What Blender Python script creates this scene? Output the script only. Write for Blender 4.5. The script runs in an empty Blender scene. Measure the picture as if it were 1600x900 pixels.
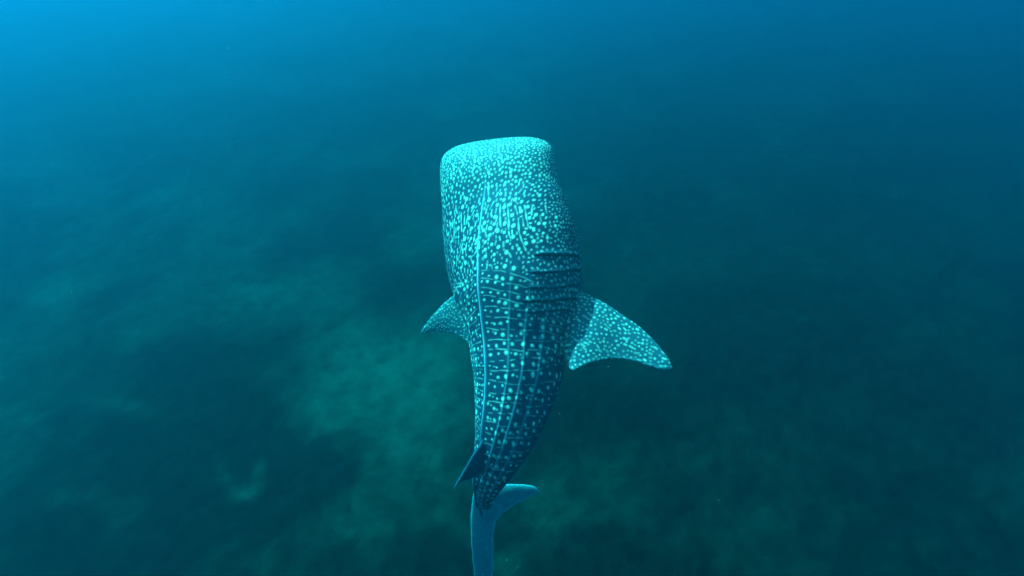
import bpy, math, random
import numpy as np
from mathutils import Vector, Matrix
from mathutils.kdtree import KDTree
sc = bpy.context.scene
C = sc.collection
rng = np.random.default_rng(7)
random.seed(7)

# ------------------------------------------------------------------ camera
cam = bpy.data.cameras.new("camera")
cam_o = bpy.data.objects.new("camera", cam); C.objects.link(cam_o)
cam_o.location = (0, 0, 10.0)
cam_o.rotation_euler = (math.radians(90 - 46), 0, 0)
cam.sensor_width = 36; cam.lens = 36 * 873 / 1600
cam.clip_start = 0.05; cam.clip_end = 2000
sc.camera = cam_o

# ------------------------------------------------------------------ sky and sun
SUN = Vector((-0.43, 0.61, 0.67)).normalized()
el = math.asin(SUN.z); az = math.atan2(SUN.x, SUN.y)
w = bpy.data.worlds.new("World"); sc.world = w; w.use_nodes = True
nt = w.node_tree; bg = nt.nodes["Background"]
sky = nt.nodes.new("ShaderNodeTexSky"); sky.sky_type = 'NISHITA'; sky.sun_disc = False
sky.sun_elevation = el; sky.sun_rotation = az
nt.links.new(sky.outputs[0], bg.inputs[0]); bg.inputs[1].default_value = 0.06
sun = bpy.data.lights.new("sun", 'SUN'); sun.energy = 5.0; sun.angle = math.radians(0.5); sun.color = (1, 0.97, 0.92)
so = bpy.data.objects.new("sun", sun); C.objects.link(so); so.location = (0, 0, 30)
so.rotation_euler = SUN.to_track_quat('Z', 'Y').to_euler()

sc.view_settings.view_transform = 'Standard'; sc.view_settings.look = 'None'
sc.view_settings.gamma = 1; sc.view_settings.exposure = 2.15
sc.cycles.volume_bounces = 1; sc.cycles.max_bounces = 6
sc.cycles.use_denoising = True

# the water: scattering and extinction per metre for green and blue, and forward scattering
SCAT = (0.0258, 0.0322); EXT = (0.057, 0.0405); ANISO = 0.85

# ------------------------------------------------------------------ helpers
def tag(o, label=None, cat=None, group=None, kind=None):
    for k, val in (('label', label), ('category', cat), ('group', group), ('kind', kind)):
        if val: o[k] = val
    return o
def mesh_obj(name, verts, faces, mat=None, parent=None, smooth=True):
    me = bpy.data.meshes.new(name)
    me.from_pydata(verts if isinstance(verts, list) else verts.tolist(), [], faces if isinstance(faces, list) else faces.tolist())
    if smooth: me.polygons.foreach_set('use_smooth', [True]*len(me.polygons))
    if mat: me.materials.append(mat)
    o = bpy.data.objects.new(name, me); C.objects.link(o)
    if parent: o.parent = parent
    return o
def new_mat(name):
    m = bpy.data.materials.new(name); m.use_nodes = True
    n = m.node_tree; n.nodes.clear()
    out = n.nodes.new('ShaderNodeOutputMaterial')
    return m, n, out
def add(n, typ, **kw):
    x = n.nodes.new(typ)
    for k, val in kw.items():
        if k.startswith('in_'):
            key = k[3:]; x.inputs[int(key) if key.isdigit() else key].default_value = val
        else: setattr(x, k, val)
    return x
def mixc(n, fac, a, b, blend='MIX'):
    x = n.nodes.new('ShaderNodeMix'); x.data_type = 'RGBA'; x.blend_type = blend
    for sock, val in ((x.inputs[0], fac), (x.inputs[6], a), (x.inputs[7], b)):
        if hasattr(val, 'links') or isinstance(val, bpy.types.NodeSocket): n.links.new(val, sock)
        else: sock.default_value = val if not isinstance(val, tuple) else (*val, 1)
    return x.outputs[2]
def vnoise(x, y, seed, cells=256):
    g = np.random.default_rng(seed).random((cells, cells))
    xi = np.floor(x).astype(int); yi = np.floor(y).astype(int); fx = x - xi; fy = y - yi
    fx = fx*fx*(3-2*fx); fy = fy*fy*(3-2*fy)
    a = g[xi % cells, yi % cells]; b = g[(xi+1) % cells, yi % cells]
    c = g[xi % cells, (yi+1) % cells]; d = g[(xi+1) % cells, (yi+1) % cells]
    return (a*(1-fx)+b*fx)*(1-fy) + (c*(1-fx)+d*fx)*fy
def fbm(x, y, seed, octaves=5, gain=0.5):
    s = np.zeros_like(x); amp = 1; tot = 0
    for i in range(octaves):
        s += amp*vnoise(x*2**i + 17.3*i, y*2**i + 9.1*i, seed+i); tot += amp; amp *= gain
    return s/tot

# ---- shark surface functions (shared with scene.py) ----
def pchip(x, y, q):
    x = np.asarray(x, float); y = np.asarray(y, float)
    if y.ndim == 1: return pchip(x, y[:, None], q)[:, 0]
    h = np.diff(x)[:, None]; dl = np.diff(y, axis=0) / h
    m = np.zeros_like(y); m[0] = dl[0]; m[-1] = dl[-1]
    a, b = dl[:-1], dl[1:]; w1 = 2*h[1:] + h[:-1]; w2 = h[1:] + 2*h[:-1]
    ok = a*b > 0
    with np.errstate(divide='ignore', invalid='ignore'):
        hm = (w1 + w2) / (w1/a + w2/b)
    m[1:-1] = np.where(ok, hm, 0)
    i = np.clip(np.searchsorted(x, q) - 1, 0, len(x) - 2)
    hh = h[i]; tt = ((q - x[i])[:, None]) / hh
    return ((1+2*tt)*(1-tt)**2)*y[i] + tt*(1-tt)**2*hh*m[i] + tt*tt*(3-2*tt)*y[i+1] + tt*tt*(tt-1)*hh*m[i+1]

def unit(a): return a / np.maximum(np.linalg.norm(a, axis=-1, keepdims=True), 1e-9)

def shark_surface(SPINE, ns, nv):
    """Grid of points over the trunk: s runs from snout to tail root, v round the body from the dorsal midline."""
    S = np.asarray(SPINE, float)
    k = np.concatenate([[0], np.cumsum(np.linalg.norm(np.diff(S[:, :3], axis=0), axis=1))])
    L = k[-1]
    q = np.linspace(0, 1, ns); q = L * (0.72*q + 0.28*q**2)          # finer rings at the snout
    c = pchip(k, S[:, :3], q); A = pchip(k, S[:, 3], q); B = pchip(k, S[:, 4], q); D = pchip(k, S[:, 5:8], q)
    for _ in range(6): c[1:-1] = 0.25*c[:-2] + 0.5*c[1:-1] + 0.25*c[2:]
    T = unit(np.gradient(c, axis=0))
    D = unit(D - (D*T).sum(1, keepdims=True)*T)
    R = np.cross(D, T)
    if R[0, 0] < 0: R = -R
    ca = np.clip(q/0.32, 0, 1); A = A * (1 - (1-ca)**3.3)**(1/3.3)
    cb = np.clip(q/0.55, 0, 1); B = B * (1 - (1-cb)**2.2)**(1/2.2)
    te = np.clip((L-q)/0.18, 0, 1); A = A*(1-(1-te)**2)**.5; B = B*(1-(1-te)**2)**.5
    v = np.linspace(-np.pi, np.pi, nv)
    head = np.clip(1 - (q-0.5)/0.9, 0, 1)
    n = 2.0 + 0.35*head
    sv, cv = np.sin(v)[None], np.cos(v)[None]
    rad = (np.abs(sv)**n[:, None] + np.abs(cv)**n[:, None])**(-1/n[:, None])
    x = A[:, None]*rad*sv
    z = B[:, None]*rad*cv
    z = np.where(z < 0, z*0.92, z)
    crest = np.clip((q-0.9)/0.8, 0, 1)
    z = z + (crest*0.05*np.maximum(B, .1))[:, None]*np.exp(-(v/0.16)**2)[None]
    Pt = c[:, None] + x[..., None]*R[:, None] + z[..., None]*D[:, None]
    seg = np.linalg.norm(np.diff(Pt, axis=1), axis=2)
    t = np.concatenate([np.zeros((ns, 1)), np.cumsum(seg, axis=1)], 1)
    t = t - t[:, nv//2][:, None]
    return Pt, np.repeat(q[:, None], nv, 1), t, np.repeat(v[None], ns, 0)

SPINE = [[-0.172, 4.996, 6.97, 0.599, 0.336, -0.133, -0.621, 0.773], [-0.158, 4.839, 6.846, 0.59, 0.348, -0.229, -0.581, 0.781],
 [-0.124, 4.558, 6.658, 0.602, 0.373, -0.331, -0.56, 0.759], [-0.066, 4.282, 6.475, 0.659, 0.461, -0.457, -0.55, 0.699],
 [0.0, 4.003, 6.303, 0.691, 0.539, -0.552, -0.511, 0.659], [0.055, 3.723, 6.144, 0.655, 0.563, -0.602, -0.45, 0.659],
 [0.073, 3.45, 5.992, 0.549, 0.521, -0.631, -0.385, 0.673], [0.072, 3.233, 5.879, 0.465, 0.465, -0.651, -0.337, 0.68],
 [0.065, 3.02, 5.771, 0.42, 0.429, -0.654, -0.301, 0.694], [0.029, 2.817, 5.659, 0.367, 0.378, -0.654, -0.266, 0.708],
 [-0.023, 2.624, 5.541, 0.308, 0.321, -0.679, -0.292, 0.674], [-0.092, 2.458, 5.381, 0.242, 0.254, -0.74, -0.351, 0.574],
 [-0.175, 2.345, 5.175, 0.179, 0.188, -0.831, -0.401, 0.385], [-0.235, 2.31, 4.919, 0.129, 0.135, -0.865, -0.447, 0.227],
 [-0.266, 2.274, 4.689, 0.081, 0.089, -0.847, -0.441, 0.298], [-0.293, 2.143, 4.507, 0.041, 0.045, -0.824, -0.396, 0.406]]
FLOW = [(0.0, 0.0), (0.2002, 0.1942), (0.54, 0.5166), (0.8764, 0.839), (1.2102, 1.1594), (1.5366, 1.4736), (1.8499, 1.7789), (2.0948, 2.0192), (2.3337, 2.2564),
 (2.5682, 2.4931), (2.8004, 2.7305), (3.041, 2.9712), (3.2905, 3.1899), (3.5556, 3.3475), (3.7903, 3.4841), (4.0164, 3.6904)]
FINS = {'caud_lo': [[[-0.339, 2.319, 4.76], [-0.218, 2.389, 4.759], [-0.094, 2.414, 4.741], [0.013, 2.425, 4.724], [0.113, 2.432, 4.702], [0.196, 2.429, 4.686],
              [0.247, 2.415, 4.659], [0.266, 2.393, 4.637]],
             [[-0.249, 2.094, 4.474], [-0.137, 2.152, 4.53], [-0.069, 2.21, 4.557], [-0.006, 2.249, 4.568], [0.069, 2.289, 4.579], [0.151, 2.325, 4.599],
              [0.215, 2.357, 4.616], [0.259, 2.384, 4.628]],
             0.045],
 'caud_up': [[[-0.288, 2.349, 4.998], [-0.354, 2.332, 4.843], [-0.388, 2.252, 4.696], [-0.403, 2.131, 4.537], [-0.4, 1.993, 4.335], [-0.386, 1.859, 4.108],
              [-0.36, 1.724, 3.866], [-0.302, 1.549, 3.53]],
             [[-0.187, 2.273, 4.647], [-0.106, 2.228, 4.603], [-0.143, 2.148, 4.526], [-0.169, 2.057, 4.41], [-0.176, 1.95, 4.251], [-0.178, 1.837, 4.045],
              [-0.193, 1.707, 3.822], [-0.282, 1.544, 3.526]],
             0.045],
 'dorsal': [[[-0.156, 2.487, 5.645], [-0.221, 2.44, 5.642], [-0.291, 2.349, 5.609], [-0.338, 2.283, 5.587], [-0.38, 2.219, 5.553], [-0.427, 2.147, 5.512],
             [-0.463, 2.091, 5.486], [-0.493, 2.04, 5.464]],
            [[-0.121, 2.291, 5.248], [-0.203, 2.242, 5.326], [-0.263, 2.22, 5.36], [-0.316, 2.182, 5.378], [-0.368, 2.146, 5.399], [-0.42, 2.116, 5.426],
             [-0.46, 2.079, 5.446], [-0.489, 2.041, 5.451]],
            0.034],
 'pec_l': [[[-0.373, 3.891, 5.952], [-0.53, 3.893, 5.912], [-0.649, 3.851, 5.844], [-0.748, 3.796, 5.77], [-0.83, 3.747, 5.687], [-0.892, 3.703, 5.618],
            [-0.926, 3.672, 5.573], [-0.941, 3.659, 5.547]],
           [[-0.25, 3.319, 5.618], [-0.404, 3.416, 5.635], [-0.497, 3.502, 5.649], [-0.597, 3.561, 5.642], [-0.699, 3.599, 5.616], [-0.795, 3.618, 5.582],
            [-0.871, 3.631, 5.556], [-0.927, 3.65, 5.543]],
           0.045],
 'pec_r': [[[0.494, 3.67, 6.234], [0.615, 3.546, 6.311], [0.776, 3.412, 6.318], [0.97, 3.295, 6.259], [1.158, 3.161, 6.199], [1.285, 3.022, 6.139], [1.355, 2.916, 6.104],
            [1.379, 2.843, 6.076]],
           [[0.462, 2.964, 6.022], [0.516, 2.788, 6.095], [0.683, 2.855, 6.122], [0.882, 2.901, 6.111], [1.047, 2.886, 6.1], [1.18, 2.843, 6.085], [1.292, 2.812, 6.071],
            [1.364, 2.818, 6.072]],
           0.05]}
SKIN_SPOTS = [(1.062, 0.195, 0.0147), (1.055, 0.343, 0.0146), (1.219, 0.207, 0.0146), (1.161, 0.345, 0.0145), (1.291, 0.279, 0.0144), (1.365, 0.337, 0.0144), (1.462, 0.4, 0.0143),
 (1.432, 0.313, 0.0143), (1.255, 0.456, 0.0144), (1.248, 0.526, 0.0144), (1.372, 0.224, 0.0144), (1.328, 0.108, 0.0146), (1.546, 0.312, 0.0143), (1.624, 0.421, 0.0142),
 (1.679, 0.281, 0.0142), (1.718, 0.371, 0.0142), (1.485, 0.167, 0.0144), (1.814, 0.283, 0.0142), (1.871, 0.376, 0.0142), (1.928, 0.423, 0.0142), (1.782, 0.143, 0.0144),
 (1.24, -0.174, 0.0151), (1.679, -0.047, 0.0146), (1.554, -0.02, 0.0146), (1.493, -0.188, 0.015), (1.838, -0.025, 0.0146), (1.139, -0.098, 0.015),
 (1.006, -0.182, 0.0153), (1.006, 0.043, 0.0115), (1.076, 0.119, 0.0114), (1.097, 0.26, 0.0112), (1.013, 0.257, 0.0113), (0.978, 0.149, 0.0114), (0.937, 0.042, 0.0116),
 (1.013, 0.118, 0.0114), (1.132, 0.076, 0.0114), (1.175, 0.142, 0.0113), (1.147, 0.449, 0.0112), (1.19, 0.292, 0.0112), (1.204, 0.076, 0.0113), (1.277, 0.163, 0.0112),
 (1.291, 0.393, 0.0111), (1.321, 0.511, 0.0111), (1.139, 0.529, 0.0112), (1.255, 0.593, 0.0111), (1.182, 0.616, 0.0112), (1.083, 0.575, 0.0112), (1.09, 0.632, 0.0113),
 (1.233, 0.652, 0.0112), (1.395, 0.426, 0.011), (1.395, 0.475, 0.011), (1.447, 0.46, 0.011), (1.277, -0.065, 0.0114), (1.262, -0.249, 0.0117), (1.372, -0.096, 0.0114),
 (1.372, -0.011, 0.0113), (1.508, 0.376, 0.011), (1.516, 0.462, 0.0109), (1.57, 0.443, 0.0109), (1.462, -0.042, 0.0113), (1.531, -0.295, 0.0117), (1.632, 0.128, 0.0111),
 (1.64, 0.204, 0.011), (1.593, 0.372, 0.0109), (1.57, 0.508, 0.0109), (1.655, 0.503, 0.0109), (1.616, -0.019, 0.0112), (1.782, 0.432, 0.0109), (1.774, 0.484, 0.0109),
 (1.903, 0.171, 0.011), (1.895, 0.107, 0.0111), (1.936, 0.275, 0.0109), (1.952, 0.333, 0.0109), (1.069, 0.011, 0.0115), (1.24, 0.0, 0.0114), (1.168, 0.011, 0.0114),
 (1.269, 0.076, 0.0113), (1.417, 0.053, 0.0112), (1.531, 0.061, 0.0111), (1.64, 0.068, 0.0111), (0.875, -0.281, 0.009), (0.957, -0.275, 0.009), (1.104, -0.281, 0.0089),
 (1.182, -0.356, 0.009), (1.291, -0.31, 0.0089), (1.048, -0.405, 0.0091), (1.111, -0.478, 0.0092), (0.957, -0.399, 0.0091), (0.902, -0.189, 0.0089),
 (0.937, -0.106, 0.0088), (1.034, -0.097, 0.0087), (1.111, -0.033, 0.0086), (1.111, -0.174, 0.0088), (1.182, -0.207, 0.0088), (0.868, -0.479, 0.0093),
 (0.794, -0.406, 0.0092), (0.781, -0.47, 0.0093), (1.663, -0.247, 0.0087), (1.601, -0.304, 0.0088), (1.562, -0.213, 0.0087), (1.455, -0.116, 0.0086),
 (0.794, 0.154, 0.0128), (0.828, 0.279, 0.0126), (0.909, 0.147, 0.0126), (0.916, 0.242, 0.0126), (1.055, 0.343, 0.0124), (0.93, 0.042, 0.0127), (0.828, -0.052, 0.0129),
 (0.937, -0.106, 0.0129), (0.828, -0.145, 0.013), (0.875, -0.281, 0.0132), (0.774, -0.285, 0.0133), (0.728, -0.111, 0.0131), (0.688, -0.238, 0.0133),
 (0.63, -0.195, 0.0133), (0.688, -0.411, 0.0135), (0.794, -0.406, 0.0135), (1.006, 0.257, 0.0125), (0.93, 0.397, 0.0125), (0.895, 0.453, 0.0125), (1.013, 0.483, 0.0124),
 (1.083, 0.575, 0.0124), (0.992, 0.539, 0.0124), (1.09, 0.623, 0.0124), (1.048, 0.184, 0.0125), (1.006, 0.107, 0.0126), (0.761, 0.213, 0.0128), (0.688, 0.169, 0.0129),
 (0.828, 0.389, 0.0126), (0.788, 0.326, 0.0127), (0.788, 0.552, 0.0127), (0.999, 0.605, 0.0125), (1.118, 0.734, 0.0125), (1.034, 0.743, 0.0126), (1.125, 0.528, 0.0123),
 (0.943, 0.316, 0.0125), (0.715, 0.06, 0.0129), (0.841, 0.228, 0.0127), (1.814, 0.283, 0.0131), (1.871, 0.376, 0.0131), (1.928, 0.423, 0.0131), (1.985, 0.512, 0.0132),
 (2.002, 0.647, 0.0134), (2.077, 0.361, 0.0131), (2.188, 0.319, 0.013), (2.18, 0.403, 0.0131), (2.162, 0.516, 0.0132), (2.145, 0.645, 0.0134), (2.205, 0.174, 0.0131),
 (2.336, 0.17, 0.013), (2.319, 0.397, 0.013), (2.292, 0.535, 0.0132), (2.498, 0.294, 0.013), (2.471, 0.4, 0.013), (2.417, 0.544, 0.0132), (1.903, 0.171, 0.0132),
 (1.994, 0.176, 0.0132), (1.985, 0.109, 0.0132), (2.627, 0.2, 0.013), (2.599, 0.296, 0.013), (2.701, 0.193, 0.013), (1.782, 0.143, 0.0132), (2.044, 0.309, 0.0098),
 (2.086, 0.431, 0.0098), (2.103, 0.804, 0.0103), (2.328, 0.331, 0.0097), (2.275, 0.235, 0.0098), (2.417, 0.297, 0.0097), (2.399, 0.356, 0.0097), (2.39, 0.42, 0.0098),
 (2.435, 0.124, 0.0098), (2.426, 0.192, 0.0098), (2.354, 0.729, 0.0101), (2.24, 0.783, 0.0102), (1.977, 0.794, 0.0102), (2.571, 0.381, 0.0098), (2.507, 0.521, 0.0099),
 (2.507, 0.689, 0.0101), (2.645, 0.108, 0.0098), (2.673, 0.301, 0.0097), (2.645, 0.398, 0.0098), (2.58, 0.535, 0.0099), (2.145, 0.094, 0.0099), (2.077, 0.096, 0.0099),
 (1.887, 0.108, 0.0099), (1.936, 0.275, 0.0098), (1.952, 0.333, 0.0098), (2.128, 0.263, 0.0098), (2.128, 0.326, 0.0098), (2.128, 0.368, 0.0098), (2.162, 0.225, 0.0098),
 (2.137, 0.158, 0.0099), (2.205, 0.085, 0.0099), (2.381, 0.084, 0.0098), (2.381, 0.153, 0.0098), (2.471, 0.234, 0.0097), (2.381, 0.234, 0.0097), (2.266, 0.629, 0.01),
 (1.83, 0.711, 0.01), (1.854, 0.525, 0.0099), (1.952, 0.469, 0.0099), (1.977, -0.086, 0.0102), (1.838, -0.025, 0.0101), (2.027, -0.151, 0.0103), (2.24, -0.118, 0.0101),
 (2.453, -0.087, 0.0101), (2.599, -0.011, 0.0099), (2.061, 0.777, 0.0102), (2.571, 0.235, 0.0097), (2.729, 0.125, 0.0109), (2.701, 0.188, 0.0108), (2.673, 0.301, 0.0108),
 (2.645, 0.398, 0.0109), (2.58, 0.535, 0.011), (2.738, 0.395, 0.0109), (2.766, 0.298, 0.0108), (2.887, 0.2, 0.0109), (2.859, 0.312, 0.0109), (2.831, 0.422, 0.011),
 (2.84, 0.086, 0.0109), (2.682, 0.517, 0.0083), (2.766, 0.164, 0.0081), (2.738, 0.246, 0.0081), (2.729, 0.323, 0.0081), (2.803, 0.186, 0.0081), (2.933, 0.094, 0.0082),
 (2.849, 0.191, 0.0082), (2.933, 0.252, 0.0082), (2.915, 0.324, 0.0082), (2.924, 0.4, 0.0083), (2.961, 0.288, 0.0082), (2.996, 0.174, 0.0082), (2.996, 0.402, 0.0084),
 (3.021, 0.268, 0.0083), (2.766, 0.501, 0.0083), (2.812, 0.341, 0.0082), (2.821, 0.269, 0.0081), (2.896, 0.493, 0.0084), (3.037, 0.208, 0.0083), (3.004, 0.331, 0.0083),
 (2.877, 0.438, 0.0083)]
SKIN_LINES = [(0.0075, [(1.299, 0.216), (1.372, 0.296)]), (0.0074, [(1.577, 0.26), (1.64, 0.353), (1.687, 0.449)]), (0.0074, [(1.742, 0.226), (1.782, 0.305), (1.79, 0.388)]),
 (0.0074, [(1.854, 0.093), (1.863, 0.217)]), (0.0075, [(1.387, 0.096), (1.41, 0.191), (1.447, 0.231)]), (0.0074, [(1.455, 0.261), (1.5, 0.328)]),
 (0.0074, [(1.702, 0.113), (1.71, 0.222)]), (0.0077, [(1.387, -0.326), (1.358, -0.235), (1.365, -0.107)]),
 (0.0074, [(1.139, 0.239), (1.219, 0.271), (1.284, 0.332), (1.358, 0.388)]), (0.0075, [(1.104, 0.303), (1.197, 0.324)]),
 (0.0075, [(0.992, 0.381), (1.118, 0.397), (1.24, 0.426), (1.313, 0.452)]), (0.0074, [(1.284, 0.474), (1.38, 0.515)]), (0.0079, [(1.062, -0.152), (1.147, -0.164)]),
 (0.008, [(1.041, -0.205), (1.147, -0.25)]), (0.0078, [(1.175, -0.011), (1.219, -0.065), (1.204, -0.12)]), (0.0081, [(0.834, -0.34), (0.978, -0.349)]),
 (0.008, [(0.788, -0.246), (0.916, -0.231)]), (0.008, [(1.147, -0.261), (1.211, -0.282)]), (0.0078, [(1.47, -0.32), (1.432, -0.242), (1.44, -0.179)]),
 (0.0076, [(1.608, -0.275), (1.57, -0.192), (1.593, -0.08)]), (0.0074, [(1.546, 0.4), (1.593, 0.438)]), (0.0074, [(1.493, 0.368), (1.554, 0.427)]),
 (0.0074, [(1.402, 0.494), (1.47, 0.487)]), (0.0074, [(1.387, 0.515), (1.447, 0.509)]), (0.0074, [(1.387, 0.534), (1.447, 0.538)]),
 (0.0079, [(0.943, -0.148), (0.978, -0.149)]), (0.0079, [(0.868, -0.083), (0.93, -0.053)]), (0.0077, [(0.937, 0.201), (1.02, 0.215)]),
 (0.0076, [(0.964, 0.286), (1.048, 0.301)]), (0.0075, [(1.822, 0.585), (1.822, 0.69)]), (0.0075, [(1.5, 0.115), (1.516, 0.093), (1.546, 0.113)]),
 (0.0074, [(1.47, 0.229), (1.539, 0.245)]), (0.0075, [(1.718, -0.139), (1.758, 0.0)]), (0.0075, [(1.75, -0.145), (1.798, -0.009)]),
 (0.0074, [(1.758, 0.09), (1.726, 0.13), (1.742, 0.182), (1.782, 0.212)]), (0.0074, [(0.794, 0.185), (0.937, 0.201), (1.034, 0.226)]),
 (0.0073, [(0.821, 0.258), (0.964, 0.286), (1.083, 0.302)]), (0.0074, [(0.855, 0.331), (0.95, 0.368)]), (0.0073, [(0.992, 0.381), (1.104, 0.397)]),
 (0.0073, [(0.875, 0.422), (0.985, 0.451), (1.09, 0.478)]), (0.0073, [(1.006, 0.422), (1.083, 0.437)]), (0.0076, [(0.748, 0.111), (0.821, 0.083)]),
 (0.0079, [(0.682, -0.354), (0.748, -0.333)]), (0.0078, [(0.741, -0.252), (0.855, -0.239)]), (0.0079, [(0.768, -0.344), (0.861, -0.352)]),
 (0.0073, [(0.916, 0.493), (0.992, 0.501)]), (0.0073, [(0.999, 0.577), (1.062, 0.593)]), (0.0075, [(0.774, 0.295), (0.814, 0.288)]),
 (0.0074, [(0.909, 0.62), (0.992, 0.641)]), (0.0077, [(0.768, -0.092), (0.814, -0.113)]), (0.0076, [(0.889, -0.052), (0.943, -0.074)]),
 (0.0077, [(0.781, -0.204), (0.868, -0.198)]), (0.0074, [(2.077, 0.39), (2.086, 0.474), (2.086, 0.617), (2.044, 0.829)]),
 (0.0073, [(2.275, 0.3), (2.257, 0.416), (2.231, 0.564), (2.197, 0.746)]), (0.0074, [(2.372, 0.475), (2.336, 0.601), (2.31, 0.758)]),
 (0.0071, [(2.002, 0.352), (2.019, 0.393), (2.027, 0.442)]), (0.0071, [(1.846, 0.447), (1.887, 0.482), (1.92, 0.541)]),
 (0.0074, [(1.863, 0.522), (1.903, 0.632), (1.92, 0.829)]), (0.0072, [(1.936, 0.566), (1.961, 0.625)]), (0.0071, [(1.846, 0.094), (1.863, 0.217)]),
 (0.0071, [(2.035, 0.083), (2.077, 0.226)]), (0.0071, [(1.92, 0.097), (1.936, 0.167), (1.961, 0.218)]), (0.0071, [(2.48, 0.067), (2.462, 0.176)]),
 (0.007, [(2.544, 0.07), (2.507, 0.211)]), (0.007, [(2.608, 0.05), (2.58, 0.223)]), (0.0074, [(2.462, 0.59), (2.408, 0.771)]), (0.0071, [(2.525, 0.404), (2.498, 0.488)]),
 (0.007, [(2.571, 0.274), (2.553, 0.323)]), (0.007, [(2.682, 0.084), (2.655, 0.242)]), (0.007, [(2.645, 0.276), (2.636, 0.331)]),
 (0.0071, [(2.617, 0.363), (2.59, 0.476)]), (0.0071, [(2.094, 0.132), (2.103, 0.224)]), (0.0071, [(2.111, 0.095), (2.137, 0.193)]),
 (0.0071, [(2.248, 0.117), (2.257, 0.197)]), (0.007, [(2.435, 0.075), (2.426, 0.21)]), (0.0071, [(2.002, 0.249), (2.027, 0.311)]),
 (0.0072, [(2.145, -0.289), (2.214, -0.014)]), (0.0073, [(2.266, -0.229), (2.336, -0.066)]), (0.0072, [(2.444, -0.214), (2.498, -0.029)]),
 (0.0072, [(2.58, -0.19), (2.636, -0.016)]), (0.0071, [(2.692, -0.154), (2.72, 0.01)]), (0.0073, [(2.069, -0.262), (2.137, -0.043)]),
 (0.0071, [(2.444, 0.322), (2.426, 0.424)]), (0.0072, [(1.871, 0.075), (1.871, 0.175)]), (0.0073, [(1.887, 0.608), (1.895, 0.768)]),
 (0.0071, [(2.381, 0.09), (2.399, 0.127)]), (0.0071, [(2.248, 0.055), (2.319, 0.067)]), (0.0074, [(2.197, 0.516), (2.154, 0.783)]),
 (0.0071, [(2.292, 0.311), (2.283, 0.438)]), (0.0071, [(2.363, 0.325), (2.345, 0.437)]), (0.0059, [(2.682, 0.084), (2.655, 0.242)]),
 (0.006, [(2.617, 0.341), (2.59, 0.459)]), (0.0059, [(2.775, 0.101), (2.738, 0.251)]), (0.006, [(2.794, 0.304), (2.784, 0.36)]),
 (0.006, [(2.701, 0.356), (2.682, 0.486)]), (0.006, [(2.868, 0.123), (2.831, 0.244)]), (0.0061, [(2.784, 0.383), (2.766, 0.519)]),
 (0.006, [(2.71, 0.267), (2.692, 0.343)]), (0.0059, [(2.757, 0.098), (2.71, 0.232)]), (0.006, [(2.821, 0.137), (2.784, 0.26)]), (0.006, [(2.943, 0.209), (2.924, 0.263)]),
 (0.0061, [(3.029, 0.25), (3.012, 0.312)]), (0.0062, [(2.664, 0.031), (2.84, -0.104)]), (0.0061, [(2.72, 0.03), (2.877, -0.053)]),
 (0.0062, [(2.701, -0.02), (2.794, -0.1)]), (0.0061, [(2.915, 0.307), (2.896, 0.437)])]
GILLS = [[(1.365, 0.526), (1.372, 0.723), (1.365, 1.014)], [(1.5, 0.484), (1.5, 0.68), (1.455, 0.989)], [(1.624, 0.449), (1.624, 0.682), (1.554, 1.016)],
 [(1.734, 0.402), (1.718, 0.629), (1.671, 0.911)], [(1.83, 0.427), (1.806, 0.59), (1.766, 0.802)]]
SAND_PATCHES = [(-3.36, 7.23, 1.05, 1.13, 0.9), (-3.68, 6.18, 1.18, 0.63, 0.55), (-2.61, 7.87, 0.73, 0.59, 0.5), (-2.01, 5.46, 0.76, 0.57, 0.75), (-1.56, 7.5, 0.57, 1.38, 0.6),
 (-1.97, 6.18, 0.79, 0.96, 0.5), (-4.99, 4.4, 0.31, 0.2, 1.0), (-4.77, 4.82, 0.17, 0.31, 0.75), (-5.49, 4.82, 0.14, 0.29, 0.55), (-5.27, 4.86, 0.19, 0.18, -0.8),
 (2.18, 4.86, 0.36, 0.33, 0.6), (2.33, 4.31, 0.47, 0.3, 0.4), (-1.23, 3.73, 0.56, 0.28, 0.45), (-11.46, 9.79, 1.13, 0.75, 0.5), (-7.9, 6.18, 0.79, 0.28, 0.4),
 (-5.9, 9.55, 0.96, 0.61, 0.4), (-2.69, 3.73, 0.9, 0.28, 0.3), (-7.52, 4.19, 0.69, 0.21, 0.3), (-0.43, 3.21, 0.65, 0.31, 0.4), (3.92, 3.73, 0.67, 0.22, 0.25),
 (0.69, 4.19, 0.46, 0.48, 0.4), (-5.84, 13.99, 0.79, 0.69, 0.35), (6.7, 6.49, 0.8, 0.35, 0.25), (-5.0, 7.59, 0.86, 0.77, -0.6), (-6.68, 7.5, 1.28, 0.96, -0.6),
 (-5.26, 6.18, 0.79, 0.63, -0.5), (-6.62, 5.05, 0.74, 0.54, -0.4), (-3.79, 4.55, 0.71, 0.64, -0.5), (-2.89, 4.8, 0.48, 0.39, -0.4), (-2.58, 9.79, 0.97, 0.75, -0.3),
 (1.3, 6.03, 1.04, 0.94, -0.5)]


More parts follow.
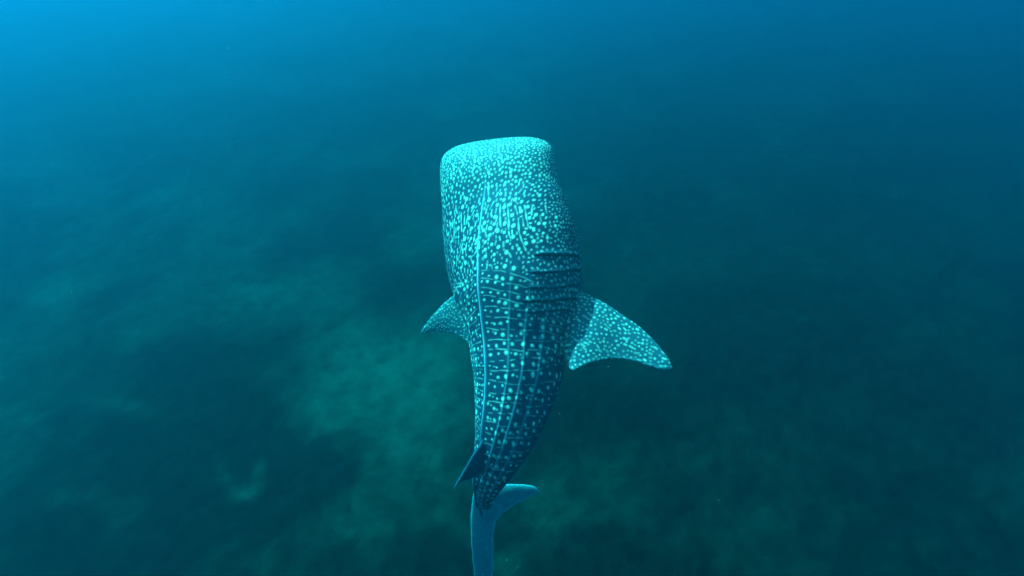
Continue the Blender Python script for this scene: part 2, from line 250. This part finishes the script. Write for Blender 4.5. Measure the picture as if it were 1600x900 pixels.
# ------------------------------------------------------------------ seabed
def axis(lo, hi, step, far):
    a = np.arange(lo, hi+1e-6, step)
    g = [step]
    while sum(g) < far: g.append(g[-1]*1.12)
    g = np.cumsum(g)
    return np.concatenate([lo-g[::-1], a, hi+g])
gx = axis(-17, 17, 0.07, 110); gy = axis(-5, 25, 0.07, 110)
GX, GY = np.meshgrid(gx, gy, indexing='ij')
def sand_and_shade(x, y):
    m = fbm(x*0.42+50, y*0.42+50, 3, 5, .55)
    m = np.clip((m-0.44)/0.24, 0, 1)*0.42
    wx = x + (fbm(x*0.9+20, y*0.9+90, 11, 4)-.5)*1.3; wy = y + (fbm(x*0.9+70, y*0.9+40, 15, 4)-.5)*1.3
    for px, py, rx, ry, a in SAND_PATCHES:
        m = m + .85*a*np.exp(-(((wx-px)/rx)**2 + ((wy-py)/ry)**2))
    m = m*(0.45+1.1*fbm(x*1.7+80, y*1.7+15, 71, 5, .65))
    m = m + (fbm(x*2.2+10, y*2.2+30, 21, 6, .68)-.5)*0.5
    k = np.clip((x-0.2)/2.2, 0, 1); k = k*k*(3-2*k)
    return np.clip(m*(1-.62*k), 0, 1)               # shade to the right put into the colour, as less bare sand there
def bed_slope(y):                       # the bottom drops away gently ahead of the shark
    q = np.maximum(y-6.5, 0)
    return 0.12*q*q/(q+6)
def bed_height(x, y):
    h = (fbm(x*0.13+40, y*0.13+40, 31, 4)-.5)*0.9 - bed_slope(y)
    rough = 1 - 0.75*sand_and_shade(x, y)
    return h + (fbm(x*0.9+60, y*0.9+60, 41, 4, .55)-.5)*0.3*rough + (fbm(x*4+60, y*4+60, 51, 2)-.5)*0.06*rough
Z = bed_height(GX, GY)
nx, ny = GX.shape
V = np.stack([GX, GY, Z], -1).reshape(-1, 3)
I = np.arange(nx*ny).reshape(nx, ny)
Fq = np.stack([I[:-1, :-1], I[1:, :-1], I[1:, 1:], I[:-1, 1:]], -1).reshape(-1, 4)
m, n, out = new_mat("seabed")
at = add(n, 'ShaderNodeAttribute', attribute_name='sand_shade')
tc = add(n, 'ShaderNodeTexCoord')
n1 = add(n, 'ShaderNodeTexNoise', in_Scale=6.0, in_Detail=8.0, in_Roughness=0.65); n.links.new(tc.outputs['Object'], n1.inputs[0])
n2 = add(n, 'ShaderNodeTexNoise', in_Scale=1.3, in_Detail=6.0); n.links.new(tc.outputs['Object'], n2.inputs[0])
n3 = add(n, 'ShaderNodeTexNoise', in_Scale=3.2, in_Detail=9.0, in_Roughness=0.72); n.links.new(tc.outputs['Object'], n3.inputs[0])
rm = add(n, 'ShaderNodeMapRange'); rm.inputs[1].default_value = .38; rm.inputs[2].default_value = .62; n.links.new(n3.outputs[0], rm.inputs[0])
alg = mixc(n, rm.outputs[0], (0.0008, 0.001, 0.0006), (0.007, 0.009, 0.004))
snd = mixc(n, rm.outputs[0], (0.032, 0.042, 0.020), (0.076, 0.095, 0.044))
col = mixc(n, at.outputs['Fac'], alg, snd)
col = mixc(n, n2.outputs[0], col, mixc(n, 0.5, col, (0.005, 0.008, 0.004)))
bs = add(n, 'ShaderNodeBsdfPrincipled', in_Roughness=0.95)
bs.inputs['Specular IOR Level'].default_value = 0.0
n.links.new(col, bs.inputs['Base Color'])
bp = add(n, 'ShaderNodeBump', in_Strength=0.6, in_Distance=0.05); n.links.new(n1.outputs[0], bp.inputs['Height']); n.links.new(bp.outputs[0], bs.inputs['Normal'])
n.links.new(bs.outputs[0], out.inputs[0])
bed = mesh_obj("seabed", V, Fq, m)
a = bed.data.attributes.new('sand_shade', 'FLOAT', 'POINT'); a.data.foreach_set('value', sand_and_shade(V[:, 0], V[:, 1]).astype(np.float32))
tag(bed, kind='structure')

ph = (1+5**.5)/2
ico = np.array([(-1,ph,0),(1,ph,0),(-1,-ph,0),(1,-ph,0),(0,-1,ph),(0,1,ph),(0,-1,-ph),(0,1,-ph),(ph,0,-1),(ph,0,1),(-ph,0,-1),(-ph,0,1)])/1.9
icf = np.array([(0,11,5),(0,5,1),(0,1,7),(0,7,10),(0,10,11),(1,5,9),(5,11,4),(11,10,2),(10,7,6),(7,1,8),(3,9,4),(3,4,2),(3,2,6),(3,6,8),(3,8,9),(4,9,5),(2,4,11),(6,2,10),(8,6,7),(9,8,1)])
# ------------------------------------------------------------------ whale shark
NS, NV = 420, 301
P3, SS, TT, VV = shark_surface(SPINE, NS, NV)
def fin_grid(lead, trail, th, nr=60, ncx=44):
    """Upper and lower skin of a fin: r runs root to tip, c runs leading to trailing edge."""
    lead, trail = np.array(lead), np.array(trail)
    k = np.linspace(0, 1, len(lead)); q = np.linspace(0, 1, nr)
    L = pchip(k, lead, q); T = pchip(k, trail, q)
    c = np.linspace(0, 1, ncx); c = 0.5-0.5*np.cos(np.pi*c)
    M = L[:, None]*(1-c)[None, :, None] + T[:, None]*c[None, :, None]
    ch = np.linalg.norm(T-L, axis=1)
    nrm = unit(np.cross(np.gradient(M, axis=0), np.gradient(M, axis=1)))
    nrm = unit(nrm.mean((0, 1)))[None, None] * 1.0
    prof = 0.13 + 1.75*np.sqrt(c)*(1-c)
    prof = prof*np.clip((1-c)/0.02+0.35, 0, 1)
    h = th*((1-0.6*q)*(1+1.1*np.exp(-(q/.10)**2)))[:, None]*prof[None]
    h = np.minimum(h, 0.012 + 0.25*ch[:, None])
    return M + h[..., None]*nrm, M - h[..., None]*nrm, M, ch
verts = []; faces = []; off = 0
def addgrid_closed(rings):
    """rings: (a, b, 3) loops closed in b; capped at both ends."""
    global off
    a_, b_ = rings.shape[:2]
    verts.append(rings.reshape(-1, 3))
    idx = np.arange(a_*b_).reshape(a_, b_) + off
    nx_ = np.roll(idx, -1, 1)
    faces.extend(np.stack([idx[:-1], nx_[:-1], nx_[1:], idx[1:]], -1).reshape(-1, 4).tolist())
    faces.append(idx[0][::-1].tolist()); faces.append(idx[-1].tolist())
    off += a_*b_
addgrid_closed(P3[:, :-1])
samp = []; sid = []; suv = []; sg1 = []; sg2 = []
gs = np.gradient(P3, axis=0); gt = np.gradient(P3, axis=1)
dS = np.gradient(SS, axis=0); dT = np.gradient(TT, axis=1)
def grad_safe(g, d): return g*(d/np.maximum((g*g).sum(-1), 1e-10))[..., None]
samp.append(P3.reshape(-1, 3)); sid.append(np.zeros(NS*NV, int)); suv.append(np.stack([SS, TT], -1).reshape(-1, 2))
sg1.append(grad_safe(gs, dS).reshape(-1, 3)); sg2.append(grad_safe(gt, dT).reshape(-1, 3))
FIN_INFO = {}
for fi, (nm, (ld, tr, th)) in enumerate(FINS.items(), 1):
    U_, D_, M_, ch = fin_grid(ld, tr, th)
    addgrid_closed(np.concatenate([U_, D_[:, ::-1]], 1))
    # metric coordinates in the plane of the fin
    o_ = M_[0, M_.shape[1]//2]; e1 = unit(M_[-1].mean(0)-o_); nn = unit(np.cross(e1, M_[0, -1]-M_[0, 0])); e2 = np.cross(nn, e1)
    for G in (U_, D_):
        q = (G-o_); uv = np.stack([q@e1, q@e2], -1)
        samp.append(G.reshape(-1, 3)); sid.append(np.full(G.shape[0]*G.shape[1], fi)); suv.append(uv.reshape(-1, 2))
        sg1.append(np.tile(e1, (G.shape[0]*G.shape[1], 1))); sg2.append(np.tile(e2, (G.shape[0]*G.shape[1], 1)))
    FIN_INFO[fi] = (nm, o_, e1, e2)
tmp = mesh_obj("whale_shark_cage", np.concatenate(verts), faces)
md = tmp.modifiers.new("r", 'REMESH'); md.mode = 'VOXEL'; md.voxel_size = 0.0105; md.use_smooth_shade = True
md = tmp.modifiers.new("s", 'SMOOTH'); md.factor = 0.5; md.iterations = 8
md = tmp.modifiers.new("d", 'SUBSURF'); md.levels = 1; md.render_levels = 1
dg = bpy.context.evaluated_depsgraph_get()
me = bpy.data.meshes.new_from_object(tmp.evaluated_get(dg))
old = tmp.data; bpy.data.objects.remove(tmp); bpy.data.meshes.remove(old)
nvv = len(me.vertices)
co = np.empty(nvv*3, np.float32); me.vertices.foreach_get('co', co); co = co.reshape(-1, 3).astype(float)
no = np.empty(nvv*3, np.float32); me.vertices.foreach_get('normal', no); no = no.reshape(-1, 3).astype(float)
samp = np.concatenate(samp); sid = np.concatenate(sid); suv = np.concatenate(suv); sg1 = np.concatenate(sg1); sg2 = np.concatenate(sg2)
kd = KDTree(len(samp))
for i, p in enumerate(samp.tolist()): kd.insert(p, i)
kd.balance()
near = np.fromiter((kd.find(p)[1] for p in co.tolist()), int, nvv)
d = co - samp[near]
ID = sid[near]
S_ = suv[near, 0] + np.clip((d*sg1[near]).sum(1), -.03, .03)
S_ = np.where(ID == 0, np.interp(S_, *np.array(FLOW).T), S_)            # markings are stretched along the head
LEN = FLOW[-1][1]
T_ = suv[near, 1] + np.clip((d*sg2[near]).sum(1), -.03, .03)

# ---- skin markings drawn into flat rasters (metres along and across the skin)
RES = 0.004
class Raster:
    def __init__(s, x0, x1, y0, y1):
        s.x0, s.y0 = x0, y0
        s.a = np.zeros((int((x1-x0)/RES)+2, int((y1-y0)/RES)+2)); s.occ = np.zeros(s.a.shape, bool)
    def capsule(s, p, q, r, v=1.0, soft=0.005):
        p = np.array(p, float); q = np.array(q, float); pad = r*2+RES
        lo = np.minimum(p, q)-pad; hi = np.maximum(p, q)+pad
        i0 = max(int((lo[0]-s.x0)/RES), 0); i1 = min(int((hi[0]-s.x0)/RES)+2, s.a.shape[0])
        j0 = max(int((lo[1]-s.y0)/RES), 0); j1 = min(int((hi[1]-s.y0)/RES)+2, s.a.shape[1])
        if i1 <= i0 or j1 <= j0: return
        gx_, gy_ = np.meshgrid(s.x0+RES*np.arange(i0, i1), s.y0+RES*np.arange(j0, j1), indexing='ij')
        dd = q-p; l2 = (dd*dd).sum()
        k = np.clip(((gx_-p[0])*dd[0]+(gy_-p[1])*dd[1])/l2, 0, 1) if l2 > 1e-12 else 0
        dist = np.hypot(gx_-p[0]-k*dd[0], gy_-p[1]-k*dd[1])
        val = np.clip(1.35*np.exp(-(dist/(r*1.12))**2.6), 0, 1)*v
        s.a[i0:i1, j0:j1] = np.maximum(s.a[i0:i1, j0:j1], val)
    def block(s, x, y, r):
        i0 = max(int((x-r-s.x0)/RES), 0); i1 = int((x+r-s.x0)/RES)+1
        j0 = max(int((y-r-s.y0)/RES), 0); j1 = int((y+r-s.y0)/RES)+1
        if i1 <= 0 or j1 <= 0: return
        gx_, gy_ = np.meshgrid(s.x0+RES*np.arange(i0, min(i1, s.a.shape[0])), s.y0+RES*np.arange(j0, min(j1, s.a.shape[1])), indexing='ij')
        s.occ[i0:i1, j0:j1] |= np.hypot(gx_-x, gy_-y) < r
    def free(s, x, y):
        i = int((x-s.x0)/RES); j = int((y-s.y0)/RES)
        return 0 <= i < s.a.shape[0] and 0 <= j < s.a.shape[1] and not s.occ[i, j]
    def blur(s, sig):
        fx = np.fft.fftfreq(s.a.shape[0], RES); fy = np.fft.rfftfreq(s.a.shape[1], RES)
        g = np.exp(-2*(np.pi*sig)**2*(fx[:, None]**2+fy[None]**2))
        return np.fft.irfft2(np.fft.rfft2(s.a)*g, s.a.shape)
    def look(s, arr, x, y):
        fx = np.clip((x-s.x0)/RES, 0, s.a.shape[0]-1.01); fy = np.clip((y-s.y0)/RES, 0, s.a.shape[1]-1.01)
        i = fx.astype(int); j = fy.astype(int); a = fx-i; b = fy-j
        return (arr[i, j]*(1-a)+arr[i+1, j]*a)*(1-b) + (arr[i, j+1]*(1-a)+arr[i+1, j+1]*a)*b
body = Raster(0, LEN, -2.0, 2.0)
gill_s0 = min(p[0] for g in GILLS for p in g); gill_s1 = max(p[0] for g in GILLS for p in g); gill_t = min(p[1] for g in GILLS for p in g)
ROW0 = 1.33
for s_, t_, r_ in SKIN_SPOTS:
    if s_ > ROW0-.02: continue
    r_ *= .95
    body.capsule((s_-.3*r_*random.random(), t_), (s_+.3*r_*random.random(), t_+.4*r_*(random.random()-.5)), r_*random.uniform(.9, 1.1)); body.block(s_, t_, r_*2.7)
for r_, pts in SKIN_LINES:
    if max(p[0] for p in pts) > ROW0: continue
    pa = np.array(pts); kk = np.concatenate([[0], np.cumsum(np.hypot(*np.diff(pa, axis=0).T))])
    if kk[-1] < .004 or (np.diff(kk) < 1e-6).any(): continue
    dense = [tuple(p) for p in pchip(kk, pa, np.linspace(0, kk[-1], max(4, int(kk[-1]/.015))))]
    w0 = random.uniform(0, 6)
    bend = .006*random.uniform(-1, 1)
    dense = [(p[0]+bend*math.sin(math.pi*i/(len(dense)-1)), p[1]) for i, p in enumerate(dense)]
    wob = [.85+.25*math.sin(w0+i*.9) for i in range(len(dense))]
    for (p, q), wr in zip(zip(dense[:-1], dense[1:]), wob): body.capsule(p, q, r_*wr*.8, (.6 if kk[-1] > .07 else .4)*wr)
    for p in dense: body.block(*p, r_*3.2)
# behind the head the markings fall into cross rows: a row of round spots, then a thin broken bar
row_wave = [0, 0, 0]
def row_s(sk, t_):
    lean = .55*min(max((2.1-sk)/.7, -.25), 1)
    return sk + lean*(abs(t_)**1.15)*(.8 if t_ > 0 else 1.3) - .10*max(abs(t_)-.45, 0) + row_wave[0]*math.sin(t_*row_wave[1]+row_wave[2])
sk = ROW0; odd = 0
while sk < LEN-.12:
    narrow = min(max((LEN-sk)/1.6, .25), 1)
    row_wave = [random.uniform(.003, .013), random.uniform(5, 12), random.uniform(0, 6)]
    gap = .047*(.62+.38*narrow)
    for side in (1, -1):
        edge = 1.0*narrow
        t_ = .035 + .02*random.random()
        while t_ < edge:
            on_gill = side > 0 and t_ > gill_t-.02 and row_s(sk, t_) < gill_s1+.03
            if odd == 0:                                   # spots
                r_ = random.choice([.009, .0105, .012, .014])*(.6+.4*narrow)*(.75 if t_ < .15 else 1)*(.7 if on_gill else 1)
                ss_ = row_s(sk, side*t_)+random.gauss(0, .009)
                body.capsule((ss_, side*t_), (ss_+random.gauss(0, .003), side*t_+.006*random.random()), r_, random.uniform(.75, 1)*(.6 if on_gill else 1))
                body.block(ss_, side*t_, .03)
                if random.random() < .35: body.capsule((ss_+.004, side*(t_+.045*narrow)), (ss_+.004, side*(t_+.05*narrow)), .006, .5)
                t_ += random.uniform(.075, .115)*(.6+.4*narrow)*(.72 if t_ < .2 else 1)
            else:                                          # bars
                ln = random.choice([.04, .07, .11, .2])*(.5+.5*narrow)
                if not on_gill:
                    n_ = max(3, int(ln/.012)); off_ = random.gauss(0, .005); w0 = random.uniform(0, 6); va = random.uniform(.24, .5)
                    pp_ = [(row_s(sk, side*(t_+ln*i/n_))+off_+.003*math.sin(w0+i*.5), side*(t_+ln*i/n_)) for i in range(n_+1)]
                    for i, (p, q) in enumerate(zip(pp_[:-1], pp_[1:])):
                        body.capsule(p, q, (.0054)*(.8+.25*math.sin(w0+i*.7))*(.7+.3*narrow), va*(1 if 0 < i < n_-1 else .7)); body.block(*p, .022)
                t_ += ln + random.uniform(.025, .06)
    sk += gap*random.uniform(.82, 1.2); odd = 1-odd
def scatter(ra, tries, pick, spacing, shape):
    n_ = 0
    for _ in range(tries):
        x, y = pick()
        sp = spacing(x, y)
        if sp is None or not ra.free(x, y): continue
        i = int((x-ra.x0)/RES); j = int((y-ra.y0)/RES)
        ra.block(x, y, sp); n_ += 1
        r, l, ang, v = shape(x, y, sp)
        ra.capsule((x-l*math.cos(ang), y-l*math.sin(ang)), (x+l*math.cos(ang), y+l*math.sin(ang)), r, v)
    return n_
def lerp(x, a, b): return min(max((x-a)/(b-a), 0), 1)
def body_spacing(s_, t_):
    sp = 0.019 + 0.012*lerp(s_, 0.02, 0.4) + 0.008*lerp(s_, .35, .8)
    if t_ > gill_t and gill_s0-.05 < s_ < gill_s1+.05: return 0.034
    if s_ > ROW0+.05+.3*min(abs(t_), .8): return None
    return sp*(1-0.2*lerp(abs(t_), .5, .8))
def body_shape(s_, t_, sp):
    r = sp*random.uniform(.20, .36)*(1-.16*lerp(s_, .25, .6))
    if s_ < 0.62:
        return r, sp*random.choice([0, .0, .1, .2, .4])*random.random(), random.gauss(0, .4), random.uniform(.6, 1)
    if t_ > gill_t and s_ < gill_s1+.05: return r*.8, sp*.15, random.uniform(0, 3.1), random.uniform(.4, .75)
    if s_ < 1.42: return r*.75, sp*random.choice([.1, .2, .5]), random.gauss(0, .25), random.uniform(.3, .7)
    if 0 < t_ < 1.0: return sp*.06, sp*random.uniform(.05, .3), math.pi/2+random.gauss(0, .1), random.uniform(.1, .25)
    return sp*.22, sp*random.uniform(.2, .9), math.pi/2*.62+random.gauss(0, .3), random.uniform(.5, .8)
scatter(body, 16000, lambda: (random.uniform(0.0, .5), random.uniform(-1.2, 1.2)), body_spacing, body_shape)
scatter(body, 20000, lambda: (random.uniform(.4, 1.5), random.uniform(-1.6, 1.6)), body_spacing, body_shape)
scatter(body, 16000, lambda: (random.uniform(1.3, LEN), random.uniform(-1.6, 1.6)), body_spacing, body_shape)
fin_ras = {}
for fi, (nm, o_, e1, e2) in FIN_INFO.items():
    ra = Raster(-.7, 1.5, -1.1, 1.1); fin_ras[fi] = ra
    if not nm.startswith('pec'):
        if nm.startswith('caud'): scatter(ra, 1500, lambda: (random.uniform(-.6, 1.4), random.uniform(-.9, .9)), lambda x, y: .05+.04*random.random(),
                lambda x, y, sp: (sp*random.uniform(.12, .22), sp*.4*random.random(), random.gauss(0, .6), random.uniform(.04, .14)))
        continue
    base = .029 if nm == 'pec_r' else .023
    def shp(x, y, sp):
        return sp*random.uniform(.19, .29), sp*random.choice([0, .05, .1, .3, .6])*random.random(), random.gauss(0, .35), random.uniform(.35, .85)
    scatter(ra, 16000, lambda: (random.uniform(-.6, 1.4), random.uniform(-.9, .9)), lambda x, y: base*(1+.12*random.random()), shp)
spot = np.zeros(nvv); ring = np.zeros(nvv); pale = np.zeros(nvv)
for k, ra in {0: body, **fin_ras}.items():
    mk = ID == k
    spot[mk] = ra.look(ra.a, S_[mk], T_[mk])
    bl = np.clip(ra.blur(.010)*2.6 - ra.a*1.3, 0, 1)
    ring[mk] = ra.look(bl, S_[mk], T_[mk])
# pale rim along the trailing and leading edges of the pectoral fins
for fi, (nm, (ld, tr, th)) in enumerate(FINS.items(), 1):
    mk = np.where(ID == fi)[0]
    for crv, wd, am in ((np.array(tr), .026, .95), (np.array(ld), .016, .6)):
        fine = pchip(np.linspace(0, 1, len(crv)), crv, np.linspace(0, 1, 160))
        dmin = np.sqrt(((co[mk][:, None]-fine[None])**2).sum(-1)).min(1)
        pale[mk] = np.maximum(pale[mk], am*np.exp(-(dmin/wd)**2))
    if nm.startswith('pec'): pale[mk] = .16 + .7*pale[mk]
    else: pale[mk] = pale[mk]*(.55 if nm.startswith('caud') else .08) + (.42 if nm.startswith('caud') else 0)  # caudal fin paled all over, water haze put into its colour
# ground colour of the body is paler towards the snout
onb = ID == 0
pale[onb] = np.clip(1-(S_[onb]-.02)/.7, 0, 1)*.36
# ---- relief: gill flaps, keels, dorsal ridge
R_half = np.maximum(pchip(np.interp(SS[:, 0], *np.array(FLOW).T), TT[:, -1], np.clip(S_, 0, LEN)), 1e-3)
frac = T_/R_half
disp = np.zeros(nvv); flap = np.zeros(nvv)
for j, g in enumerate(GILLS):
    g = np.array(g); o = np.argsort(g[:, 1]); g = g[o]
    t0, t1 = g[0, 1], g[-1, 1]+0.12
    gs_ = np.interp(T_, g[:, 1], g[:, 0])
    inr = np.clip((T_-t0+.015)/.05, 0, 1)*np.clip((t1-T_)/.05, 0, 1)*onb
    x = S_-gs_
    ring = np.maximum(ring, inr*np.exp(-((x-.010)/.007)**2)*.5); spot = spot*(1-inr*np.exp(-((x-.010)/.009)**2))
    flap = np.maximum(flap, inr*np.exp(-((x+.014)/.010)**2)*.16)
    disp += inr*(0.8+.4*math.sin(j*2.3+1))*(0.012*np.exp(-np.clip(-x, 0, 9)/.05)*(x < 0.004) - 0.018*np.exp(-((x-.010)/.008)**2))
ridge = flap.copy()
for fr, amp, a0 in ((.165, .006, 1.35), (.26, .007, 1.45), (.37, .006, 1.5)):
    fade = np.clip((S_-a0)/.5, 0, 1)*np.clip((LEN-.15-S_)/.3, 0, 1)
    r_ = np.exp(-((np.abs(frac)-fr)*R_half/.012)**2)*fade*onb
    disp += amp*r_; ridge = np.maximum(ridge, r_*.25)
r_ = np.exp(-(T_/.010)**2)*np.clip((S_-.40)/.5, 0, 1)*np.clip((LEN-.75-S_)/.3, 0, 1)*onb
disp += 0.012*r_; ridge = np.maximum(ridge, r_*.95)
disp += 0.0012*spot
co2 = co + disp[:, None]*no
me.vertices.foreach_set('co', co2.astype(np.float32).ravel())
for nm_, arr in (('spot', spot), ('ring', ring), ('pale', pale), ('ridge', ridge)):
    at_ = me.attributes.new(nm_, 'FLOAT', 'POINT'); at_.data.foreach_set('value', arr.astype(np.float32))
# belly side is white
dors = np.abs(frac)
belly = np.clip((dors-.66)/.1, 0, 1)*onb
at_ = me.attributes.new('belly', 'FLOAT', 'POINT'); at_.data.foreach_set('value', belly.astype(np.float32))
me.update()
m, n, out = new_mat("shark_skin")
A_ = {k: add(n, 'ShaderNodeAttribute', attribute_name=k).outputs['Fac'] for k in ('spot', 'ring', 'pale', 'ridge', 'belly')}
tc = add(n, 'ShaderNodeTexCoord')
nz = add(n, 'ShaderNodeTexNoise', in_Scale=9.0, in_Detail=7.0, in_Roughness=.6); n.links.new(tc.outputs['Object'], nz.inputs[0])
nf = add(n, 'ShaderNodeTexNoise', in_Scale=70.0, in_Detail=4.0); n.links.new(tc.outputs['Object'], nf.inputs[0])
base = mixc(n, nz.outputs[0], (0.010, 0.021, 0.040), (0.033, 0.062, 0.095))
base = mixc(n, A_['pale'], base, (0.22, 0.41, 0.35))
base = mixc(n, A_['ring'], base, (0.012, 0.022, 0.03))
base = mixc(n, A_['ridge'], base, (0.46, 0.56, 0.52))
base = mixc(n, A_['belly'], base, (0.7, 0.75, 0.72))
spotc = mixc(n, nf.outputs[0], (0.66, 0.73, 0.48), (0.92, 0.96, 0.66))
base = mixc(n, A_['spot'], base, spotc)
bs = add(n, 'ShaderNodeBsdfPrincipled', in_Roughness=0.6)
bs.inputs['Specular IOR Level'].default_value = 0.15
n.links.new(base, bs.inputs['Base Color'])
bp = add(n, 'ShaderNodeBump', in_Strength=0.25, in_Distance=0.01); n.links.new(nf.outputs[0], bp.inputs['Height']); n.links.new(bp.outputs[0], bs.inputs['Normal'])
n.links.new(bs.outputs[0], out.inputs[0])
me.materials.clear(); me.materials.append(m)
me.polygons.foreach_set('use_smooth', [True]*len(me.polygons))
me.name = "whale_shark"
shark = bpy.data.objects.new("whale_shark", me); C.objects.link(shark)
org = Vector(P3[NS//2].mean(0).tolist())
me.transform(Matrix.Translation(-org)); shark.location = org
tag(shark, "large spotted whale shark swimming away with its broad flat head uppermost, tail trailing below", "whale shark")

# ------------------------------------------------------------------ specks drifting in the water
m, n, out = new_mat("speck")
bs = add(n, 'ShaderNodeBsdfPrincipled', in_Roughness=0.8); bs.inputs['Base Color'].default_value = (.75, .78, .7, 1)
n.links.new(bs.outputs[0], out.inputs[0])
vs = []; fs = []
Mw = cam_o.matrix_basis.copy()
for i in range(900):
    p = np.array([random.uniform(-6, 6), random.uniform(0, 9), random.uniform(3, 10.5)])
    dist = np.linalg.norm(p-np.array([0, 0, 10]))
    if dist < 2.2: continue
    r = random.uniform(.0006, .0015)
    vs.append(ico*r*np.array([1, random.uniform(.7, 2), random.uniform(.7, 1.4)])+p); fs.append(icf+12*(len(vs)-1))
tag(mesh_obj("drifting_specks", np.concatenate(vs), np.concatenate(fs), m), kind='stuff')

# ------------------------------------------------------------------ the sea water itself, an even haze
hz = (gx[0]-2, gx[-1]+2, gy[0]-2, gy[-1]+2, Z.min()-1, 11.5)
x0, x1, y0, y1, z0, z1 = hz
bv = [(x, y, z) for x in (x0, x1) for y in (y0, y1) for z in (z0, z1)]
bf = [(0, 1, 3, 2), (4, 6, 7, 5), (0, 4, 5, 1), (2, 3, 7, 6), (0, 2, 6, 4), (1, 5, 7, 3)]
m, n, out = new_mat("haze")
pv = add(n, 'ShaderNodeVolumePrincipled')
DEN = 0.30
def tint(ss, st):                       # colour pair giving scattering ss and extinction st per metre
    c_ = ss/DEN; a_ = (st-ss)/(DEN*(1-c_)); return c_, max(1-a_, 0)**2
ch_ = [tint(0.0015, 0.30), tint(SCAT[0], EXT[0]), tint(SCAT[1], EXT[1])]
pv.inputs['Color'].default_value = (*[c_[0] for c_ in ch_], 1)
pv.inputs['Absorption Color'].default_value = (*[c_[1] for c_ in ch_], 1)
pv.inputs['Density'].default_value = DEN
pv.inputs['Anisotropy'].default_value = ANISO
n.links.new(pv.outputs[0], out.inputs[1])
tag(mesh_obj("haze", bv, bf, m, smooth=False), kind='stuff')
